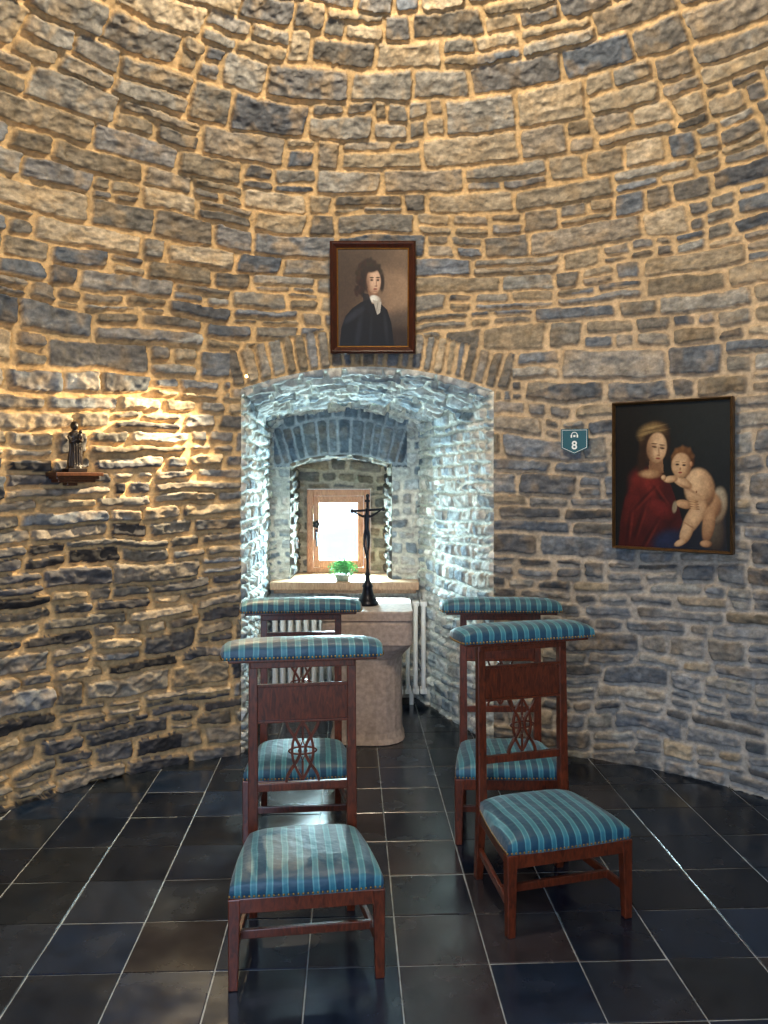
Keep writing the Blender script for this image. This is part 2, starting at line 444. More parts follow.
for nm, xf, xb, sd in (('wall_niche_left', NL, BL, 401), ('wall_niche_right', NR, BR, 431)):
    yf = float(ywall(xf)); ln = math.hypot(xb - xf, BY - yf)
    t, w = np.meshgrid(np.arange(0, 1 + 1e-9, NST / ln), np.linspace(0, 1, int(1.88 / NST)))
    x = xf + (xb - xf) * t; y = yf + (BY - yf) * t
    zt_ = float(ztop(xf)) * (1 - t) + float(zback(xb)) * t
    zz_ = -0.02 + w * (zt_ + 0.02)
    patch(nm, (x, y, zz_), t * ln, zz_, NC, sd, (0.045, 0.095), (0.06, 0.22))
t, w = np.meshgrid(np.linspace(0, 1, 210), np.linspace(0, 1, 150))
xf = NL + (NR - NL) * t; xb = BL + (BR - BL) * t
x = xf * (1 - w) + xb * w; y = ywall(xf) * (1 - w) + BY * w; z = ztop(xf) * (1 - w) + zback(xb) * w
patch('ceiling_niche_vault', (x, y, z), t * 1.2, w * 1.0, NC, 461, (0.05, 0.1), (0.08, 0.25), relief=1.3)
x, w = np.meshgrid(np.linspace(BL, BR, 150), np.linspace(0, 1, 286))
z = w * zback(x); y = np.full_like(x, BY)
xcn, zcn = cen(x), cen(z)
hole = (xcn > EL) & (xcn < ER) & (zcn > EZ0) & (zcn < zemb(xcn))
ze = zemb(x)
vo = (z > ze - .02) & (x > EL - .1) & (x < ER + .1)
xm = (EL + ER) / 2
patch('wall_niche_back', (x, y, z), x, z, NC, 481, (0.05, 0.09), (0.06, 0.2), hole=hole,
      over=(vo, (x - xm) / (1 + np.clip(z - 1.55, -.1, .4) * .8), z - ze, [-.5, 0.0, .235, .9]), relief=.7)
WY = 5.50
WL, WR = -0.60, 0.02
EC = (-0.28, 5.3, 1.1)
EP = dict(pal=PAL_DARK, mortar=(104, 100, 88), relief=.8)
for nm, xa, xb_, sd in (('wall_embrasure_left', EL, WL, 501), ('wall_embrasure_right', ER, WR, 521)):
    t, w = np.meshgrid(np.linspace(0, 1, 54), np.linspace(0, 1, 120))
    zt_ = float(zemb(xa)); x = xa + (xb_ - xa) * t; y = BY - 0.004 + (WY - BY) * t
    z = EZ0 + (zt_ - EZ0) * w
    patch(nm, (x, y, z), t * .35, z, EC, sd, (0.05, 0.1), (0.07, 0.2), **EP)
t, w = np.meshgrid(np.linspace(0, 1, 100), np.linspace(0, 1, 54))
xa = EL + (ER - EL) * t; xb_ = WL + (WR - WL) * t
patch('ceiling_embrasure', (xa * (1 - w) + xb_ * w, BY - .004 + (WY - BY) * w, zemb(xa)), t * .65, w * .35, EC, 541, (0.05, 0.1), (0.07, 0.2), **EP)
x, w = np.meshgrid(np.linspace(WL - .02, WR + .02, 100), np.linspace(0, 1, 125))
z = EZ0 + (1.60 - EZ0) * w; y = np.full_like(x, WY)
xcn, zcn = cen(x), cen(z)
WX0, WX1, WZ0, WZ1 = -0.525, -0.095, EZ0, 1.335
hole = (xcn > WX0) & (xcn < WX1) & (zcn < WZ1)
patch('wall_window', (x, y, z), x, z, EC, 561, (0.06, 0.1), (0.1, 0.25), hole=hole, relief=.5, pal=PAL_WARM, mortar=(190, 180, 160))
# unseen flat screen added to block sun leaks, with the same window opening
b = MB(); yo = 5.62; tk = .12
b.box(((-3.2 + WX0 - .02) / 2, yo, 2.2), (WX0 - .02 + 3.2, tk, 5.0)); b.box(((3.2 + WX1 + .02) / 2, yo, 2.2), (3.2 - WX1 - .02, tk, 5.0))
b.box(((WX0 + WX1) / 2, yo, (WZ1 + .02 + 4.7) / 2), (WX1 - WX0 + .04, tk, 4.7 - WZ1 - .02)); b.box(((WX0 + WX1) / 2, yo, (EZ0 - .3) / 2), (WX1 - WX0 + .04, tk, EZ0 + .3))
b.make('sun_screen', simple('sun_screen_grey', (120, 116, 108), .9, 0, .3, 12, .5))

# window ----------------------------------------------------------------
win = empty('window_1', ((WX0 + WX1) / 2, WY - 0.02, 0.0))
hw = (WX1 - WX0) / 2
b = MB()
z0, z1 = EZ0 + 0.002, WZ1
for sg in (-1, 1): b.box((sg * (hw - 0.022), 0.0, (z0 + z1) / 2), (0.044, 0.07, z1 - z0))
b.box((0, 0, z1 - 0.022), (2 * hw - 0.088, 0.07, 0.044)); b.box((0, 0, z0 + 0.018), (2 * hw - 0.088, 0.07, 0.036))
b.make('outer_frame', M_oak, win, 0.004)
b = MB(); cw_ = hw - 0.046
for sg in (-1, 1): b.box((sg * (cw_ - 0.02), -0.018, (z0 + z1) / 2 - .003), (0.04, 0.045, z1 - z0 - .085))
b.box((0, -0.018, z1 - 0.068), (2 * cw_ - 0.08, 0.045, 0.045)); b.box((0, -0.018, z0 + 0.062), (2 * cw_ - 0.08, 0.045, 0.05))
b.make('casement', M_oak, win, 0.004)
b = MB(); b.box((0, -0.01, (z0 + z1) / 2), (2 * cw_ - 0.07, 0.004, z1 - z0 - .15)); b.make('glass', M_glass, win)
b = MB(); b.box((-cw_ + .02, -0.046, 1.03), (0.018, 0.01, 0.07)); b.bar((-cw_ + .02, -.052, 1.04), (-cw_ + .02, -.075, 1.04), .012)
b.bar((-cw_ + .02, -.075, 1.045), (-cw_ + .025, -.075, 0.95), .014, .01)
for k in range(5):
    a = k * 1.256; b.ball((-cw_ + .02 + .016 * math.cos(a), -.062, 1.10 + .016 * math.sin(a)), .012, 8, (1, .4, 1))
b.ball((-cw_ + .02, -.065, 1.10), .009, 8)
b.make('handle', M_black, win, 0.001)

# sill ----------------------------------------------------------------------
b = MB()
b.box((-0.247, 5.065, 0.740), (0.93, 0.175, 0.05))
b.box((-0.2775, 5.315, 0.745), (0.645, 0.34, 0.04))
b.box((-0.247, 5.095, 0.700), (0.90, 0.10, 0.03))
b.make('trim_window_sill', M_sillw, None, 0.005)

# radiator -------------------------------------------------------------------
rad = empty('radiator', (-0.228, 5.015, 0))
b = MB(); N = 20
for k in range(N):
    xx = -0.455 + 0.93 * k / (N - 1)
    for yy in (-0.035, 0.035):
        b.lathe([(0.006, 0.07), (.0135, .085), (.0135, .63), (.006, .645)], (xx, yy, 0), 10)
    b.box((xx, 0, .63), (.042, .09, .03)); b.box((xx, 0, .085), (.042, .09, .03))
b.make('columns', M_rad, rad, 0.003, True)
b = MB()
for xx in (-.40, .40): b.box((xx, 0, .036), (.025, .06, .072))
b.bar((-.475, 0, .085), (-.49, 0, .085), .02); b.bar((-.49, 0, .0), (-.49, 0, .10), .018)
b.make('feet_and_pipe', M_rad, rad, 0.002)

# floor -----------------------------------------------------------------------
T = 0.265; rot = math.radians(2.4); cr, sr = math.cos(rot), math.sin(rot)
vs = []; fs = []; cols = []
rnd = random.Random(3)
pal = [(17, 26, 41), (23, 32, 47), (15, 23, 37), (26, 32, 42), (38, 35, 39), (20, 32, 50), (25, 31, 39), (13, 20, 32)]
for i in range(-10, 12):
    for j in range(-5, 24):
        lx, ly = i * T + 0.02, j * T - 0.06
        cx_, cy_ = lx + T / 2, ly + T / 2
        gx, gy = cx_ * cr - cy_ * sr + 0.12, cx_ * sr + cy_ * cr
        inr = math.hypot(gx - CX, gy - CY) < R + 0.13
        inn = (-0.95 < gx < 0.75) and (3.5 < gy < 5.25)
        ind = abs(gx) < 1.2 and gy < 1
        if not (inr or inn or ind): continue
        tx, ty, tz = rnd.gauss(0, .0016), rnd.gauss(0, .0016), -abs(rnd.gauss(0, .0004))
        c = L4(rnd.choice(pal)); bb = rnd.uniform(.7, 1.35)
        o = len(vs)
        for ins, zz in ((0.0020, -0.006), (0.0020, -0.0018), (0.0040, 0.0)):
            for a, q in ((0, 0), (1, 0), (1, 1), (0, 1)):
                px = lx + (ins if a == 0 else T - ins); py = ly + (ins if q == 0 else T - ins)
                z = zz + tz + tx * (a - .5) * T * 3 + ty * (q - .5) * T * 3
                vs.append((px * cr - py * sr + 0.12, px * sr + py * cr, z)); cols.append((c[0] * bb, c[1] * bb, c[2] * bb, 1))
        fs.append((o + 8, o + 9, o + 10, o + 11))
        for l in (0, 4):
            for k in range(4): fs.append((o + l + k, o + l + (k + 1) % 4, o + l + 4 + (k + 1) % 4, o + l + 4 + k))
o = len(vs); g = L4((140, 146, 150))
ng = 72
for k in range(ng):
    a = 2 * math.pi * k / ng; vs.append((CX + (R + .05) * math.cos(a), CY + (R + .05) * math.sin(a), -0.0028)); cols.append(g)
fs.append(tuple(range(o, o + ng)))
o = len(vs)
for p in ((-.9, 3.6), (.7, 3.6), (.7, 5.2), (-.9, 5.2)): vs.append((p[0], p[1], -0.0030)); cols.append(g)
fs.append((o, o + 1, o + 2, o + 3)); o = len(vs)
for p in ((-1.2, -1.2), (1.2, -1.2), (1.2, .6), (-1.2, .6)): vs.append((p[0], p[1], -0.0032)); cols.append(g)
fs.append((o, o + 1, o + 2, o + 3))
me = bpy.data.meshes.new('floor'); me.from_pydata(vs, [], fs); me.update()
at = me.color_attributes.new('Col', 'FLOAT_COLOR', 'POINT'); at.data.foreach_set('color', np.array(cols, dtype=np.float32).ravel())
mf = attr_mat('slate_tile', rough=.25, bump=.28, nscale=14, dist=.002, vary=.5, spec=.6)
nt = mf.node_tree; p = nt.nodes['Principled BSDF']
n = nt.nodes.new('ShaderNodeTexNoise'); n.inputs['Scale'].default_value = 5; n.inputs['Detail'].default_value = 7
tc = nt.nodes.new('ShaderNodeTexCoord'); nt.links.new(tc.outputs['Object'], n.inputs['Vector'])
mr = nt.nodes.new('ShaderNodeMapRange'); mr.inputs['From Min'].default_value = .3; mr.inputs['From Max'].default_value = .7
mr.inputs['To Min'].default_value = .10; mr.inputs['To Max'].default_value = .34
nt.links.new(n.outputs['Fac'], mr.inputs['Value']); nt.links.new(mr.outputs['Result'], p.inputs['Roughness'])
me.materials.append(mf); link(bpy.data.objects.new('floor', me))

# ------------------------------------------------------------------ chairs
def cushion(wf, wb, dep, hs, bulge, n=26, m=18, r=0.25):
    """top-bulging upholstered block; y from 0 (back) to -dep (front), z from 0."""
    b = MB(); vs = []; fs = []
    S_ = [math.sin(math.pi / 2 * (-1 + 2 * i / n)) for i in range(n + 1)]
    T_ = [math.sin(math.pi / 2 * (-1 + 2 * j / m)) for j in range(m + 1)]
    for j in range(m + 1):
        for i in range(n + 1):
            s, t = S_[i], T_[j]
            rs = s * (1 - 0.035 * t * t * abs(s)); rt = t * (1 - 0.05 * s * s * abs(t))
            w = wb + (wf - wb) * (1 - rt) / 2
            z = hs + bulge * ((1 - abs(s) ** 5) * (1 - abs(t) ** 4)) ** 0.6
            vs.append((rs * w / 2, -dep / 2 + rt * dep / 2, z))
    W = n + 1
    for j in range(m):
        for i in range(n): fs.append((j * W + i, j * W + i + 1, (j + 1) * W + i + 1, (j + 1) * W + i))
    ringi = [i for i in range(W)] + [j * W + n for j in range(1, m + 1)] + [m * W + i for i in range(n - 1, -1, -1)] + [j * W for j in range(m - 1, 0, -1)]
    o = len(vs)
    cx_, cy_ = 0, -dep / 2
    for lvl, sc_ in ((0.45, 1.012), (0.0, 1.0)):
        for k in ringi:
            x, y, z = vs[k]; vs.append((x * sc_, cy_ + (y - cy_) * sc_, hs * lvl))
    nr = len(ringi)
    for k in range(nr):
        k2 = (k + 1) % nr
        fs.append((ringi[k], o + k, o + k2, ringi[k2])); fs.append((o + k, o + nr + k, o + nr + k2, o + k2))
    fs.append(tuple(o + nr + k for k in range(nr)))
    b.add(vs, fs)
    pts = [vs[o + nr + k] for k in range(nr)]
    return b, pts
def tacks(pts, zz, step=0.0135):
    b = MB(); L = []
    n = len(pts)
    for k in range(n):
        a = Vector(pts[k]); c = Vector(pts[(k + 1) % n]); L.append((a, c, (c - a).length))
    acc = 0
    for a, c, l in L:
        while acc < l:
            p = a + (c - a) * (acc / l); b.ball((p.x * 1.006, p.y, zz), 0.0042, 6); acc += step
        acc -= l
    return b

def chair(x, y, deg):
    e = empty('prayer_chair', (x, y, 0), math.radians(deg))
    bw, fw, dp = 0.158, 0.205, 0.335    # half widths at leg centres
    b = MB()
    for sg in (-1, 1):
        b.bar((sg * bw, 0.03, 0), (sg * bw, 0, 0.27), 0.026, 0.032)
        b.bar((sg * bw, 0, 0.27), (sg * bw, 0.012, 0.835), 0.032, 0.028)
        b.bar((sg * fw, -dp, 0), (sg * (fw - .003), -dp + .004, 0.252), 0.026, 0.034)
        b.bar((sg * bw, -.002, 0.232), (sg * (fw - .003), -dp, 0.232), (0.022, 0.042), ref=(0, 0, 1))
        b.bar((sg * bw, .018, 0.105), (sg * fw, -dp, 0.092), (0.014, 0.026), ref=(0, 0, 1))
    b.bar((-fw, -dp, 0.232), (fw, -dp, 0.232), (0.022, 0.042), ref=(0, 0, 1))
    b.bar((-bw, 0, 0.232), (bw, 0, 0.232), (0.022, 0.042), ref=(0, 0, 1))
    b.bar((-fw + .01, -dp * .72, 0.098), (fw - .01, -dp * .72, 0.098), (0.014, 0.026), ref=(0, 0, 1))
    b.box((0, 0.008, 0.693), (2 * bw - .02, 0.018, 0.115))
    b.box((0, 0.004, 0.425), (2 * bw - .02, 0.018, 0.026))
    b.box((0, 0.012, 0.822), (2 * bw + .02, 0.035, 0.03))
    b.make('frame', M_mahog, e, 0.0025)
    b = MB(); b.box((0, -0.004, 0.752), (2 * bw - .028, 0.012, 0.010)); b.box((0, -0.004, 0.636), (2 * bw - .028, 0.012, 0.008))
    b.make('panel_moulding', M_mahog, e, 0.002)
    b = MB(); z0, z1 = 0.437, 0.637
    for sg in (-1, 1):
        pts = []
        for k in range(25):
            t = k / 24; pts.append((sg * (0.030 + 0.022 * math.cos(2 * math.pi * t)), z0 + (z1 - z0) * t))
        b.ribbon(pts, 0.009, 0.006, 0.012)
        pts = []
        for k in range(25):
            t = k / 24; pts.append((sg * (0.034 * math.sin(math.pi * t) ** 0.9), z0 + .006 + (z1 - z0 - .012) * t))
        b.ribbon(pts, 0.008, 0.0065, 0.010)
    b.ribbon([(0.0, .505), (.013, .537), (0, .569), (-.013, .537)], 0.006, .006, .0085, True)
    b.box((0, .006, .4765), (.007, .0085, .055)); b.box((0, .006, .597), (.007, .0085, .055))
    b.ribbon([(.045 * math.cos(a), .537 + .012 * math.sin(a)) for a in [2 * math.pi * k / 20 for k in range(20)]], .005, .006, .008, True)
    b.make('openwork_splat', M_mahog, e, 0.001)
    b, pts = cushion(2 * fw + .036, 2 * bw + .030, dp + .012, 0.034, 0.036)
    b.make('seat_cushion', M_fab, e, 0, True, loc=(0, -0.002 , 0.252))
    t = tacks(pts, 0.006); t.make('seat_tacks', M_brass, e, 0, True, loc=(0, -0.002, 0.252))
    b = MB(); b.box((0, 0.0, 0.842), (0.47, 0.10, 0.012)); b.make('arm_board', M_mahog, e, .003)
    b, pts = cushion(0.515, 0.515, 0.135, 0.028, 0.026, 30, 12)
    b.make('arm_cushion', M_fab, e, 0, True, loc=(0, 0.068, 0.848))
    t = tacks(pts, 0.005, .012); t.make('arm_tacks', M_brass, e, 0, True, loc=(0, 0.068, 0.848))
chair(-0.262, 2.58, 8)
chair(0.494, 2.85, 16)
chair(0.499, 3.43, -1)
chair(-0.355, 3.43, 5)

# ------------------------------------------------------------------ altar
alt = empty('stone_altar', (-0.09, 4.42, 0), math.radians(0))
def rsq(hw, z, c, n=5):
    pts = []
    for q in range(4):
        a0 = q * math.pi / 2
        for k in range(n):
            a = a0 + (math.pi / 2) * k / (n - 1)
            sx = 1 if q in (0, 3) else -1; sy = 1 if q in (0, 1) else -1
            pts.append((sx * (hw - c) + c * math.cos(a), sy * (hw - c) + c * math.sin(a), z))
    return pts
def stack(prof):
    b = MB(); vs = []; fs = []
    for hw, z, c in prof: vs += rsq(hw, z, c)
    n = 20
    for i in range(len(prof) - 1):
        for k in range(n): fs.append((i * n + k, i * n + (k + 1) % n, (i + 1) * n + (k + 1) % n, (i + 1) * n + k))
    fs.append(tuple(range(n))[::-1]); fs.append(tuple((len(prof) - 1) * n + k for k in range(n)))
    b.add(vs, fs); return b
stack([(.200, 0, .14), (.203, .004, .14), (.195, .03, .14), (.19, .06, .14), (.187, .42, .14), (.190, .45, .13), (.205, .48, .11), (.225, .51, .08), (.235, .53, .06)]).make('pedestal_shaft', M_altar, alt, 0.0)
stack([(.235, .53, .05), (.242, .54, .045), (.242, .645, .045), (.238, .66, .045), (.245, .668, .04), (.245, .708, .04), (.240, .716, .04)]).make('altar_top', M_altar, alt, 0.0)

# crucifix ---------------------------------------------------------------------
cr_ = empty('standing_crucifix', (-0.09, 4.40, 0.7165), math.radians(-12))
b = MB()
b.lathe([(.058, 0), (.060, .006), (.058, .016), (.050, .022), (.050, .03), (.040, .045), (.030, .07), (.027, .095), (.031, .105), (.024, .115), (.014, .135), (.012, .16), (.016, .168), (.010, .178), (.008, .2)], n=28)
b.make('base', M_bronze, cr_, 0, True)
b = MB(); b.bar((0, 0, .19), (0, 0, .60), (.014, .011)); b.bar((-.088, 0, .515), (.088, 0, .527), (.013, .011))
for p in ((-.088, 0, .515), (.088, 0, .527), (0, 0, .60)): b.ball(p, .011, 10, (1, .6, 1))
b.box((0, -.008, .572), (.03, .004, .014))
b.make('cross', M_bronze, cr_, .001)
V = [(0, -.02, .40), (0, -.022, .435), (0, -.02, .468), (0, -.02, .492), (0, -.028, .512), (.004, -.034, .535),
     (-.022, -.018, .487), (-.052, -.014, .50), (-.08, -.011, .515), (.022, -.018, .487), (.052, -.014, .505), (.08, -.011, .526),
     (-.011, -.02, .39), (-.012, -.034, .335), (-.003, -.02, .275), (-.003, -.028, .258), (.011, -.02, .39), (.014, -.034, .335), (.004, -.022, .28), (.004, -.030, .262)]
E = [(0, 1), (1, 2), (2, 3), (3, 4), (4, 5), (3, 6), (6, 7), (7, 8), (3, 9), (9, 10), (10, 11), (0, 12), (12, 13), (13, 14), (14, 15), (0, 16), (16, 17), (17, 18), (18, 19)]
Rr = [.014, .012, .016, .012, .006, .011, .008, .006, .004, .008, .006, .004, .010, .008, .005, .003, .010, .008, .005, .003]
me = bpy.data.meshes.new('corpus'); me.from_pydata(V, E, []); me.update()
ob = bpy.data.objects.new('corpus', me); link(ob, cr_); me.materials.append(M_bronze)
ob.modifiers.new('skin', 'SKIN')
if len(me.skin_vertices) == 0:
    bm = bmesh.new(); bm.from_mesh(me); bm.verts.layers.skin.verify(); bm.to_mesh(me); bm.free()
for i, svv in enumerate(me.skin_vertices[0].data):
    svv.radius = (Rr[i], Rr[i]); svv.use_root = (i == 0)
s = ob.modifiers.new('sub', 'SUBSURF'); s.levels = 2; s.render_levels = 2

# plant -------------------------------------------------------------------------
pl = empty('potted_plant', (-0.262, 5.06, 0.7655))
b = MB(); b.lathe([(.036, 0), (.040, .004), (.050, .035), (.052, .04), (.048, .04)], n=20); b.make('pot', M_pot, pl, 0, True)
b = MB(); rr = random.Random(9)
for k in range(750):
    a = rr.uniform(0, 6.283); q = rr.uniform(0, 1) ** .5; el = rr.uniform(-.7, 1.5)
    c = Vector((math.cos(a) * math.cos(el) * .092 * q, math.sin(a) * math.cos(el) * .055 * q, .068 + .062 * math.sin(el) * q))
    d = Vector((rr.gauss(0, 1), rr.gauss(0, 1), rr.gauss(.4, 1))).normalized(); s_ = d.cross(Vector((rr.random(), rr.random(), .3))).normalized()
    l = rr.uniform(.010, .018); w_ = l * .45
    b.add([c, c + d * l * .5 + s_ * w_, c + d * l, c + d * l * .5 - s_ * w_], [(0, 1, 2, 3)])
b.make('foliage', M_leaf, pl)
b = MB()
for k in range(30):
    a = rr.uniform(0, 6.283); q = rr.uniform(.2, .9)
    b.bar((math.cos(a) * .01, math.sin(a) * .01, .03), (math.cos(a) * .06 * q, math.sin(a) * .04 * q, .11 - .03 * q), .0022)
b.make('stems', M_leaf, pl)

# ------------------------------------------------------------------ paintings
def ell(u, v, cx_, cy_, rx, ry, ang=0, soft=0.12):
    a = math.radians(ang); du, dv = u - cx_, v - cy_
    x = du * math.cos(a) + dv * math.sin(a); y = -du * math.sin(a) + dv * math.cos(a)
    r = np.sqrt((x / rx) ** 2 + (y / ry) ** 2)
    return 1 - sst(1 - soft, 1 + soft, r)
def poly(u, v, pts):
    ins = np.zeros(u.shape, bool); n = len(pts)
    for i in range(n):
        x1, y1 = pts[i]; x2, y2 = pts[(i + 1) % n]
        if y1 == y2: continue
        c = ((y1 > v) != (y2 > v)) & (u < (x2 - x1) * (v - y1) / (y2 - y1) + x1)
        ins ^= c
    return ins.astype(float)
def lay(C, m, col):
    c = s2l(col); return C * (1 - m[..., None]) + c[None, None, :] * m[..., None]
def vol(C, u, v, cx_, cy_, rx, ry, ang, col, soft=.12, lx=-.5, ly=-.5, k=.75):
    """painted volume: modelled light to dark across the form, as the painter did"""
    m = ell(u, v, cx_, cy_, rx, ry, ang, soft)
    sh = (u - cx_) / max(rx, ry) * lx + (v - cy_) / max(rx, ry) * ly
    a = math.radians(ang); du, dv = u - cx_, v - cy_
    x = du * math.cos(a) + dv * math.sin(a); y = -du * math.sin(a) + dv * math.cos(a)
    rr_ = (x / rx) ** 2 + (y / ry) ** 2
    f = np.clip(1.08 + sh * k - .42 * rr_, .22, 1.25)
    c = s2l(col)[None, None, :] * f[..., None] ** np.array([.85, 1.05, 1.2])
    return C * (1 - m[..., None]) + c * m[..., None]

def portrait(u, v):
    C = np.ones(u.shape + (3,)) * s2l((98, 80, 64))
    C = lay(C, ell(u, v, .85, .45, .42, .38, 0, .8), (160, 134, 110)); C = lay(C, ell(u, v, .05, .1, .5, .6, 0, .9), (78, 62, 50))
    C = lay(C, ell(u, v, .85, .98, .5, .26, 0, .6), (60, 46, 38)); C = lay(C, ell(u, v, .85, .70, .4, .07, -10, .9) * .7, (84, 74, 68))
    C = lay(C, ell(u, v, .75, .12, .5, .10, 12, .9) * .5, (84, 68, 56))
    C = lay(C, ell(u, v, .44, .27, .165, .165, 10, .14), (44, 28, 20))
    hr = np.random.default_rng(4)
    for i in range(34):
        a = hr.uniform(1.9, 6.0); rr_ = hr.uniform(.85, 1.06)
        hx = .45 + .160 * rr_ * math.cos(a); hy = .29 + .160 * rr_ * math.sin(a)
        C = lay(C, ell(u, v, hx, hy, .035, .020, hr.uniform(0, 180), .5) * .9, (int(hr.uniform(34, 76)), int(hr.uniform(24, 46)), 22))
    for i in range(16):
        C = lay(C, ell(u, v, .31 + hr.uniform(-.05, .05), .40 + hr.uniform(-.08, .08), .032, .020, hr.uniform(0, 180), .5) * .9, (int(hr.uniform(32, 62)), 28, 20))
    C = lay(C, ell(u, v, .625, .34, .035, .10, 0, .35), (44, 29, 21))
    C = lay(C, poly(u, v, [(.03, 1.01), (.06, .80), (.12, .68), (.22, .60), (.34, .54), (.5, .50), (.60, .55), (.70, .62), (.76, .76), (.80, 1.01)]), (18, 20, 28))
    C = lay(C, ell(u, v, .24, .67, .15, .035, -28, .7) * .6, (58, 62, 76)); C = lay(C, ell(u, v, .30, .85, .035, .18, 12, .8) * .5, (50, 54, 66))
    C = lay(C, ell(u, v, .68, .80, .025, .16, -8, .8) * .5, (50, 52, 62)); C = lay(C, ell(u, v, .47, .85, .02, .16, 4, .8) * .4, (44, 48, 58))
    C = lay(C, poly(u, v, [(.42, .40), (.56, .42), (.59, .56), (.48, .56)]), (142, 108, 86))
    C = vol(C, u, v, .54, .52, .085, .045, 15, (226, 224, 216), .2); C = lay(C, poly(u, v, [(.50, .52), (.62, .54), (.60, .65), (.56, .67)]), (190, 186, 178))
    C = lay(C, ell(u, v, .56, .59, .006, .05, 12, .6) * .7, (120, 114, 108))
    C = lay(C, poly(u, v, [(.36, .45), (.44, .46), (.52, .62), (.50, .70), (.37, .58)]) * .9, (24, 26, 35))
    C = vol(C, u, v, .512, .330, .098, .128, -6, (222, 188, 162), .1, lx=.45, ly=-.25, k=.45)
    C = lay(C, ell(u, v, .43, .35, .030, .10, 0, .8) * .5, (104, 72, 56)); C = lay(C, ell(u, v, .50, .208, .10, .034, -10, .4), (46, 30, 22))
    for ex in (.485, .570):
        C = lay(C, ell(u, v, ex, .316, .026, .016, 0, .7) * .6, (124, 88, 70)); C = lay(C, ell(u, v, ex, .320, .017, .008, 0, .3), (34, 24, 22)); C = lay(C, ell(u, v, ex, .294, .030, .006, 0, .4), (64, 42, 32))
    C = lay(C, ell(u, v, .550, .350, .008, .034, -5, .5) * .7, (150, 108, 88)); C = lay(C, ell(u, v, .543, .380, .020, .007, 0, .5) * .8, (112, 74, 60))
    C = lay(C, ell(u, v, .534, .410, .028, .008, 0, .3), (140, 70, 62)); C = lay(C, ell(u, v, .53, .430, .03, .006, 0, .6) * .6, (124, 86, 68))
    return C ** 1.08 * .72 * (0.85 + .3 * fbm(u, v, .04, 8))[..., None]
def madonna(u, v):
    C = np.ones(u.shape + (3,)) * s2l((24, 29, 31))
    C = lay(C, ell(u, v, .85, .15, .4, .3, 0, .9), (36, 44, 45)); C = lay(C, ell(u, v, .1, .3, .2, .3, 0, .9), (20, 21, 23))
    C = lay(C, poly(u, v, [(.03, 1.01), (.05, .82), (.09, .66), (.17, .54), (.28, .47), (.42, .48), (.50, .56), (.58, .74), (.66, 1.01)]), (84, 26, 24))
    C = vol(C, u, v, .30, .58, .16, .12, 20, (136, 48, 40), .4); C = vol(C, u, v, .17, .74, .09, .20, 15, (104, 34, 30), .4)
    C = vol(C, u, v, .36, .80, .12, .16, -30, (96, 32, 30), .5)
    for k_, (fx, fy, fa) in enumerate(((.12, .86, 10), (.22, .82, 22), (.30, .92, 35), (.42, .66, -40), (.26, .66, 50))):
        C = lay(C, ell(u, v, fx, fy, .012, .12, fa, .8) * .6, (44, 12, 14)); C = lay(C, ell(u, v, fx + .03, fy, .010, .10, fa, .8) * .45, (146, 60, 48))
    C = lay(C, poly(u, v, [(.62, .78), (.95, .64), (.97, 1.01), (.50, 1.01)]), (38, 44, 58)); C = vol(C, u, v, .86, .86, .09, .15, -15, (104, 94, 80), .4)
    C = vol(C, u, v, .50, .96, .16, .09, -10, (42, 52, 84), .4)
    C = vol(C, u, v, .36, .265, .140, .135, 0, (74, 50, 32), .12)
    C = vol(C, u, v, .345, .205, .130, .070, -6, (158, 132, 90), .35)
    for i in range(5): C = lay(C, ell(u, v, .345, .165 + .018 * i, .115 - .008 * abs(i - 2), .0045, -8, .6) * .6, (84, 60, 38) if i % 2 else (194, 168, 120))
    C = lay(C, ell(u, v, .36, .240, .108, .042, -5, .35), (58, 38, 26)); C = lay(C, ell(u, v, .25, .38, .04, .12, 10, .5), (60, 40, 28))
    C = lay(C, ell(u, v, .47, .30, .02, .08, 0, .6) * .8, (58, 38, 26))
    C = lay(C, poly(u, v, [(.32, .36), (.43, .36), (.44, .48), (.30, .49)]), (162, 122, 90)); C = vol(C, u, v, .33, .49, .10, .032, 0, (200, 160, 120), .4)
    C = vol(C, u, v, .378, .308, .088, .106, 12, (238, 202, 162), .1, lx=.35, ly=-.3, k=.45); C = lay(C, ell(u, v, .315, .33, .028, .08, 0, .8) * .5, (120, 82, 58))
    for ex, ey in ((.357, .302), (.425, .312)):
        C = lay(C, ell(u, v, ex, ey - .004, .026, .012, 8, .7) * .5, (146, 104, 80)); C = lay(C, ell(u, v, ex, ey, .021, .005, 8, .3), (70, 44, 32)); C = lay(C, ell(u, v, ex, ey - .022, .027, .004, 4, .4), (106, 74, 52))
    C = lay(C, ell(u, v, .398, .335, .007, .030, -6, .5) * .6, (170, 122, 92)); C = lay(C, ell(u, v, .393, .360, .014, .005, 5, .4) * .7, (136, 92, 68)); C = lay(C, ell(u, v, .390, .382, .021, .006, 5, .3), (160, 80, 66))
    F = (234, 196, 154); Sd = (146, 102, 72)
    C = vol(C, u, v, .90, .70, .07, .12, 10, (196, 182, 156), .2)
    C = vol(C, u, v, .80, .70, .13, .105, 0, (220, 178, 136), .15); C = vol(C, u, v, .745, .59, .125, .14, -25, F, .12)
    C = lay(C, ell(u, v, .74, .68, .10, .008, -15, .7) * .5, Sd); C = lay(C, ell(u, v, .72, .61, .006, .008, 0, .5), Sd)
    C = vol(C, u, v, .82, .83, .050, .12, 12, (200, 158, 118), .15); C = vol(C, u, v, .80, .955, .05, .024, 0, (200, 158, 118), .2)
    C = vol(C, u, v, .70, .78, .145, .062, -52, F, .12, k=.5); C = vol(C, u, v, .635, .885, .048, .080, 30, F, .14); C = vol(C, u, v, .585, .955, .055, .022, -20, F, .2)
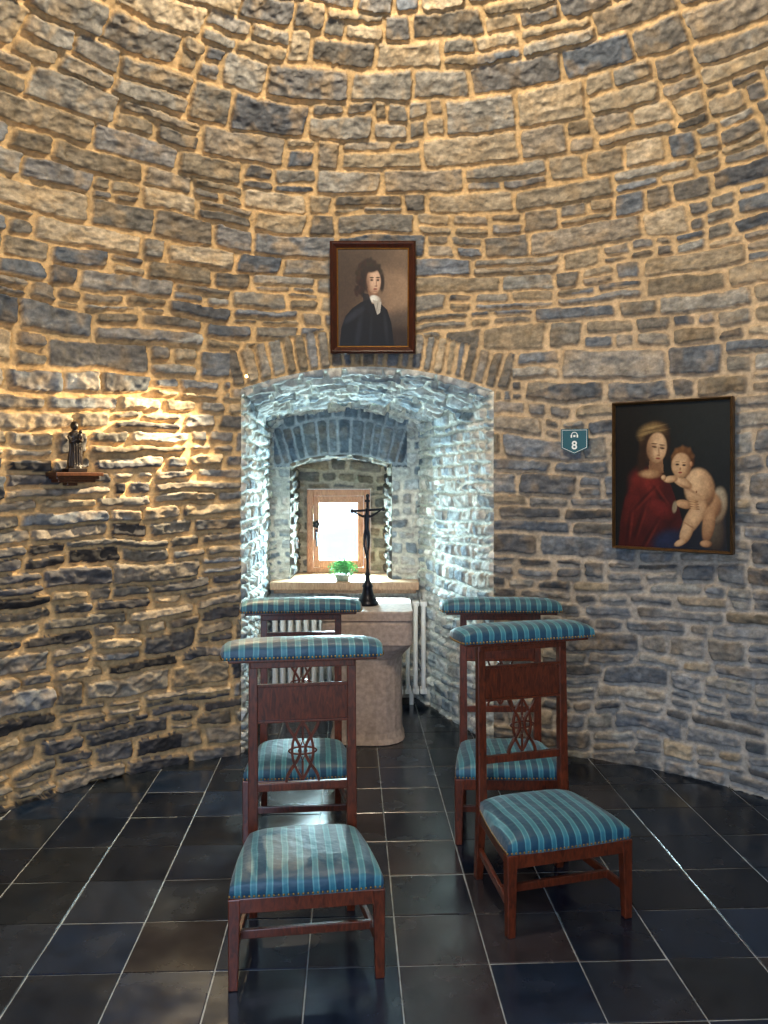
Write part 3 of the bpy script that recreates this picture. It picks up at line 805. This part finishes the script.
    C = lay(C, ell(u, v, .655, .835, .05, .006, 25, .6) * .6, Sd)
    C = vol(C, u, v, .60, .545, .09, .034, 22, F, .15, k=.4); C = vol(C, u, v, .50, .525, .06, .024, -5, F, .2); C = vol(C, u, v, .44, .515, .022, .018, 0, F, .3)
    C = lay(C, ell(u, v, .66, .595, .08, .010, 25, .8) * .55, Sd)
    C = vol(C, u, v, .605, .395, .100, .092, 0, (124, 86, 52), .12)
    for a_ in range(9): C = lay(C, ell(u, v, .605 + .085 * math.cos(a_ * .7 + 3.3), .385 + .075 * math.sin(a_ * .7 + 3.3), .018, .014, a_ * 40, .6) * .5, (150, 108, 68))
    C = vol(C, u, v, .592, .432, .084, .086, 0, F, .1, k=.4)
    C = lay(C, ell(u, v, .655, .44, .02, .055, 0, .8) * .45, Sd); C = vol(C, u, v, .675, .425, .013, .020, 0, (200, 152, 114), .2)
    for ex, ey in ((.558, .425), (.615, .430)):
        C = lay(C, ell(u, v, ex, ey, .020, .010, 0, .6) * .4, Sd); C = lay(C, ell(u, v, ex, ey, .014, .006, 0, .3), (60, 36, 28)); C = lay(C, ell(u, v, ex, ey - .018, .02, .003, 0, .4) * .7, (136, 96, 66))
    C = lay(C, ell(u, v, .583, .455, .008, .010, 0, .5) * .7, Sd); C = lay(C, ell(u, v, .583, .480, .017, .006, 0, .3), (162, 80, 66))
    C = vol(C, u, v, .62, .695, .075, .030, 8, (216, 174, 132), .15)
    for k in range(4): C = vol(C, u, v, .695 + .004 * k, .672 + .0165 * k, .040, .0075, 8, (220, 178, 134), .2)
    C = vol(C, u, v, .43, .74, .13, .062, 22, (120, 40, 36), .25)
    C = lay(C, ell(u, v, .535, .715, .02, .04, 10, .3), (172, 158, 132))
    return C ** 1.12 * .58 * (0.75 + .5 * fbm(u, v, .035, 9))[..., None]

def painting(name, w, h, fn, fw, fmat, loc, rz, tilt=0, inner=None, n=240):
    e = empty(name, loc, rz); e.rotation_euler = (tilt, 0, rz)
    m = int(n * h / w)
    u, v = np.meshgrid(np.linspace(0, 1, n), np.linspace(0, 1, m))
    C = fn(u, v); cw, chh = w - 2 * fw + .004, h - 2 * fw + .004
    X = (u - .5) * cw; Z = (.5 - v) * chh; Y = np.zeros_like(X)
    grid_obj('canvas', X, Y, Z, C, np.ones((m - 1, n - 1), bool), M_paint, parent=e, flip=True)
    b = MB(); b.box((0, .012, 0), (w - .01, .018, h - .01)); b.make('backing', M_frame, e)
    def ringf(W, Hh, t, d, y, mat, nm):
        b = MB()
        o = [(-W / 2, -Hh / 2), (W / 2, -Hh / 2), (W / 2, Hh / 2), (-W / 2, Hh / 2)]
        i_ = [(-W / 2 + t, -Hh / 2 + t), (W / 2 - t, -Hh / 2 + t), (W / 2 - t, Hh / 2 - t), (-W / 2 + t, Hh / 2 - t)]
        mm = [(-W / 2 + t * .35, -Hh / 2 + t * .35), (W / 2 - t * .35, -Hh / 2 + t * .35), (W / 2 - t * .35, Hh / 2 - t * .35), (-W / 2 + t * .35, Hh / 2 - t * .35)]
        vs = [(p[0], y + .02, p[1]) for p in o] + [(p[0], y - d * .6, p[1]) for p in o] + [(p[0], y - d, p[1]) for p in mm] + [(p[0], y - d * .3, p[1]) for p in i_] + [(p[0], y + .004, p[1]) for p in i_]
        fs = []
        for l in range(4):
            for k in range(4): fs.append((l * 4 + k, l * 4 + (k + 1) % 4, l * 4 + 4 + (k + 1) % 4, l * 4 + 4 + k))
        b.add(vs, fs); b.make(nm, mat, e, .0015)
    ringf(w, h, fw, .024, 0, fmat, 'frame')
    if inner: ringf(w - 2 * fw + .006, h - 2 * fw + .006, .008, .009, 0, inner, 'inner_slip')
    return e
painting('portrait_painting', .443, .575, portrait, .036, M_frame, (-0.058, 4.165, 2.352), 0, math.radians(6), M_gold)
painting('madonna_and_child_painting', .560, .712, madonna, .014, M_dgold, (1.347, 3.760, 1.427), math.radians(-37.4), 0)

# sign ---------------------------------------------------------------------------
sg = empty('number_sign', (0.960, 4.030, 1.60), math.radians(-25.2))
b = MB(); o = [(-.068, .062), (-.068, -.035), (0, -.066), (.068, -.035), (.068, .062)]
def plate(b, o, y0, y1):
    n = len(o); b.add([(x, y0, z) for x, z in o] + [(x, y1, z) for x, z in o], [tuple(range(n)), tuple(range(2 * n - 1, n - 1, -1))] + [(k, (k + 1) % n, n + (k + 1) % n, n + k) for k in range(n)])
plate(b, o, -.004, .004); b.make('plate', M_sign, sg, .001)
b = MB(); s9 = .90
oo = [(x * s9, z * s9) for x, z in o]; b.ribbon(oo, .0022, -.0048, .0016, True)
b.ribbon([(.015 * math.cos(a), .030 + .015 * math.sin(a)) for a in [math.pi * k / 12 for k in range(13)]], .0035, -.0048, .0016)
b.box((-.015, -.0048, .025), (.007, .0016, .014)); b.box((.015, -.0048, .025), (.007, .0016, .014)); b.box((0, -.0048, .026), (.010, .0016, .010))
b.make('border_and_headphones', M_white, sg)
cu = bpy.data.curves.new('digit', 'FONT'); cu.body = '8'; cu.size = .058; cu.align_x = 'CENTER'; cu.align_y = 'CENTER'; cu.extrude = .0008; cu.offset = .0012
cu.materials.append(M_white); ob = bpy.data.objects.new('digit_8', cu); ob.location = (0, -.0052, -.022); ob.rotation_euler = (math.pi / 2, 0, 0); link(ob, sg)
b = MB(); b.box((0, .016, 0), (.03, .026, .03)); b.make('wall_mount', M_black, sg)

# statue on bracket ------------------------------------------------------------------
px, py = -1.375, 3.64
ang = math.atan2(px - CX, py - CY)
stt = empty('saint_statue_on_bracket', (px - .015, py - .045, 1.42), -ang)
b = MB()
b.box((0, 0, 0.012), (.215, .125, .018)); b.box((0, .01, -.004), (.195, .105, .014)); b.box((0, .02, -.018), (.17, .095, .014))
b.box((0, .05, -.03), (.05, .05, .02))
b.make('bracket_shelf', M_brk, stt, .003)
b = MB(); b.box((0, 0, .03), (.085, .075, .018)); b.lathe([(.036, .038), (.038, .045), (.032, .052)], n=20)
b.lathe([(.034, .048), (.035, .06), (.031, .09), (.026, .12), (.024, .145), (.026, .165), (.030, .182), (.026, .198), (.012, .208), (.010, .214)], n=24, sx=1, sy=.75)
b.ball((0, -.003, .228), .0165, 14, (.9, 1, 1.2)); b.ball((0, .003, .231), .0185, 14, (1, .95, 1.15))
b.ball((0, -.021, .226), .0035, 8)
b.bar((-.028, -.002, .185), (-.022, -.022, .155), .014, .011); b.bar((.028, -.002, .185), (.024, -.022, .158), .014, .011)
b.bar((-.022, -.022, .155), (-.002, -.032, .168), .011, .008); b.bar((.024, -.022, .158), (.003, -.032, .170), .011, .008)
b.ball((.014, -.028, .182), .011, 10, (1, .9, 1.5)); b.ball((.014, -.031, .203), .009, 10)
for k in range(7):
    a = -2.6 + k * .33; b.bar((math.cos(a) * .030, math.sin(a) * .024 , .15), (math.cos(a) * .036, math.sin(a) * .028, .05), .004, .007)
ob = b.make('carved_figure', M_statue, stt, 0, True)
r_ = ob.modifiers.new('remesh', 'REMESH'); r_.mode = 'VOXEL'; r_.voxel_size = .0022; r_.use_smooth_shade = True
sm = ob.modifiers.new('smooth', 'SMOOTH'); sm.iterations = 2

# small wall spotlight ------------------------------------------------------------------
LP = Vector((-0.695, 4.075, 1.935))
sp = empty('wall_spotlight', LP)
b = MB(); b.bar((.0, .07, .0), (.0, .0, .0), .006); b.box((.0, .07, .0), (.016, .02, .016))
b.bar((.008, .0, .003), (-.003, .0, .0), (.012, .012), (.014, .014)); b.make('lamp_body', M_steel, sp, .002)
b = MB(); b.ball((-.005, -.003, -.002), .009, 12); b.make('bulb', M_bulb, sp, 0, True)

# ------------------------------------------------------------------ lights
def lamp(name, typ, loc, target, energy, col, **k):
    l = bpy.data.lights.new(name, typ); l.energy = energy; l.color = col
    for a, v in k.items(): setattr(l, a, v)
    o = bpy.data.objects.new(name, l); o.location = loc
    if target is not None:
        o.rotation_euler = (Vector(target) - Vector(loc)).to_track_quat('-Z', 'Y').to_euler()
    return link(o)
lamp('spotlight_beam', 'SPOT', (-0.735, 3.88, 1.93), (-1.36, 3.30, 1.05), 165, (1, .77, .46), spot_size=math.radians(124), spot_blend=1.0, shadow_soft_size=.018)
lamp('window_daylight', 'AREA', (-0.31, 5.525, 1.06), (-0.22, 4.5, .95), 110, (.64, .92, 1.0), shape='RECTANGLE', size=.34, size_y=.46)
lamp('dome_lamp', 'POINT', (0.0, 2.3, 3.38), None, 160, (1, .86, .64), shadow_soft_size=.08)
lamp('doorway_daylight', 'AREA', (-0.5, -0.55, 1.3), (1.6, 3.4, .3), 62, (.48, .68, 1.0), shape='RECTANGLE', size=.8, size_y=1.4)
sl = lamp('sun_through_window', 'SUN', (-1.5, 9.0, 4.5), None, 40.0, (.86, .95, 1.0), angle=math.radians(1.2))
sl.rotation_euler = Vector((.86, -2.3, -1.22)).to_track_quat('-Z', 'Y').to_euler()

w = bpy.data.worlds.new('sky'); sc.world = w; w.use_nodes = True
nt = w.node_tree; bg = nt.nodes['Background']; bg.inputs['Color'].default_value = (.93, .98, 1, 1); bg.inputs['Strength'].default_value = 1.15

cam = bpy.data.cameras.new('camera'); co = bpy.data.objects.new('camera', cam); link(co)
co.location = (0, 0, CAMZ); co.rotation_euler = (math.radians(90), 0, 0)
cam.sensor_width = 36; cam.lens = 800 / 1024 * 36; cam.shift_y = -35 / 1024; cam.clip_start = 0.02
sc.camera = co
sc.view_settings.view_transform = 'Standard'
sc.view_settings.look = 'None'
sc.view_settings.exposure = 0.0
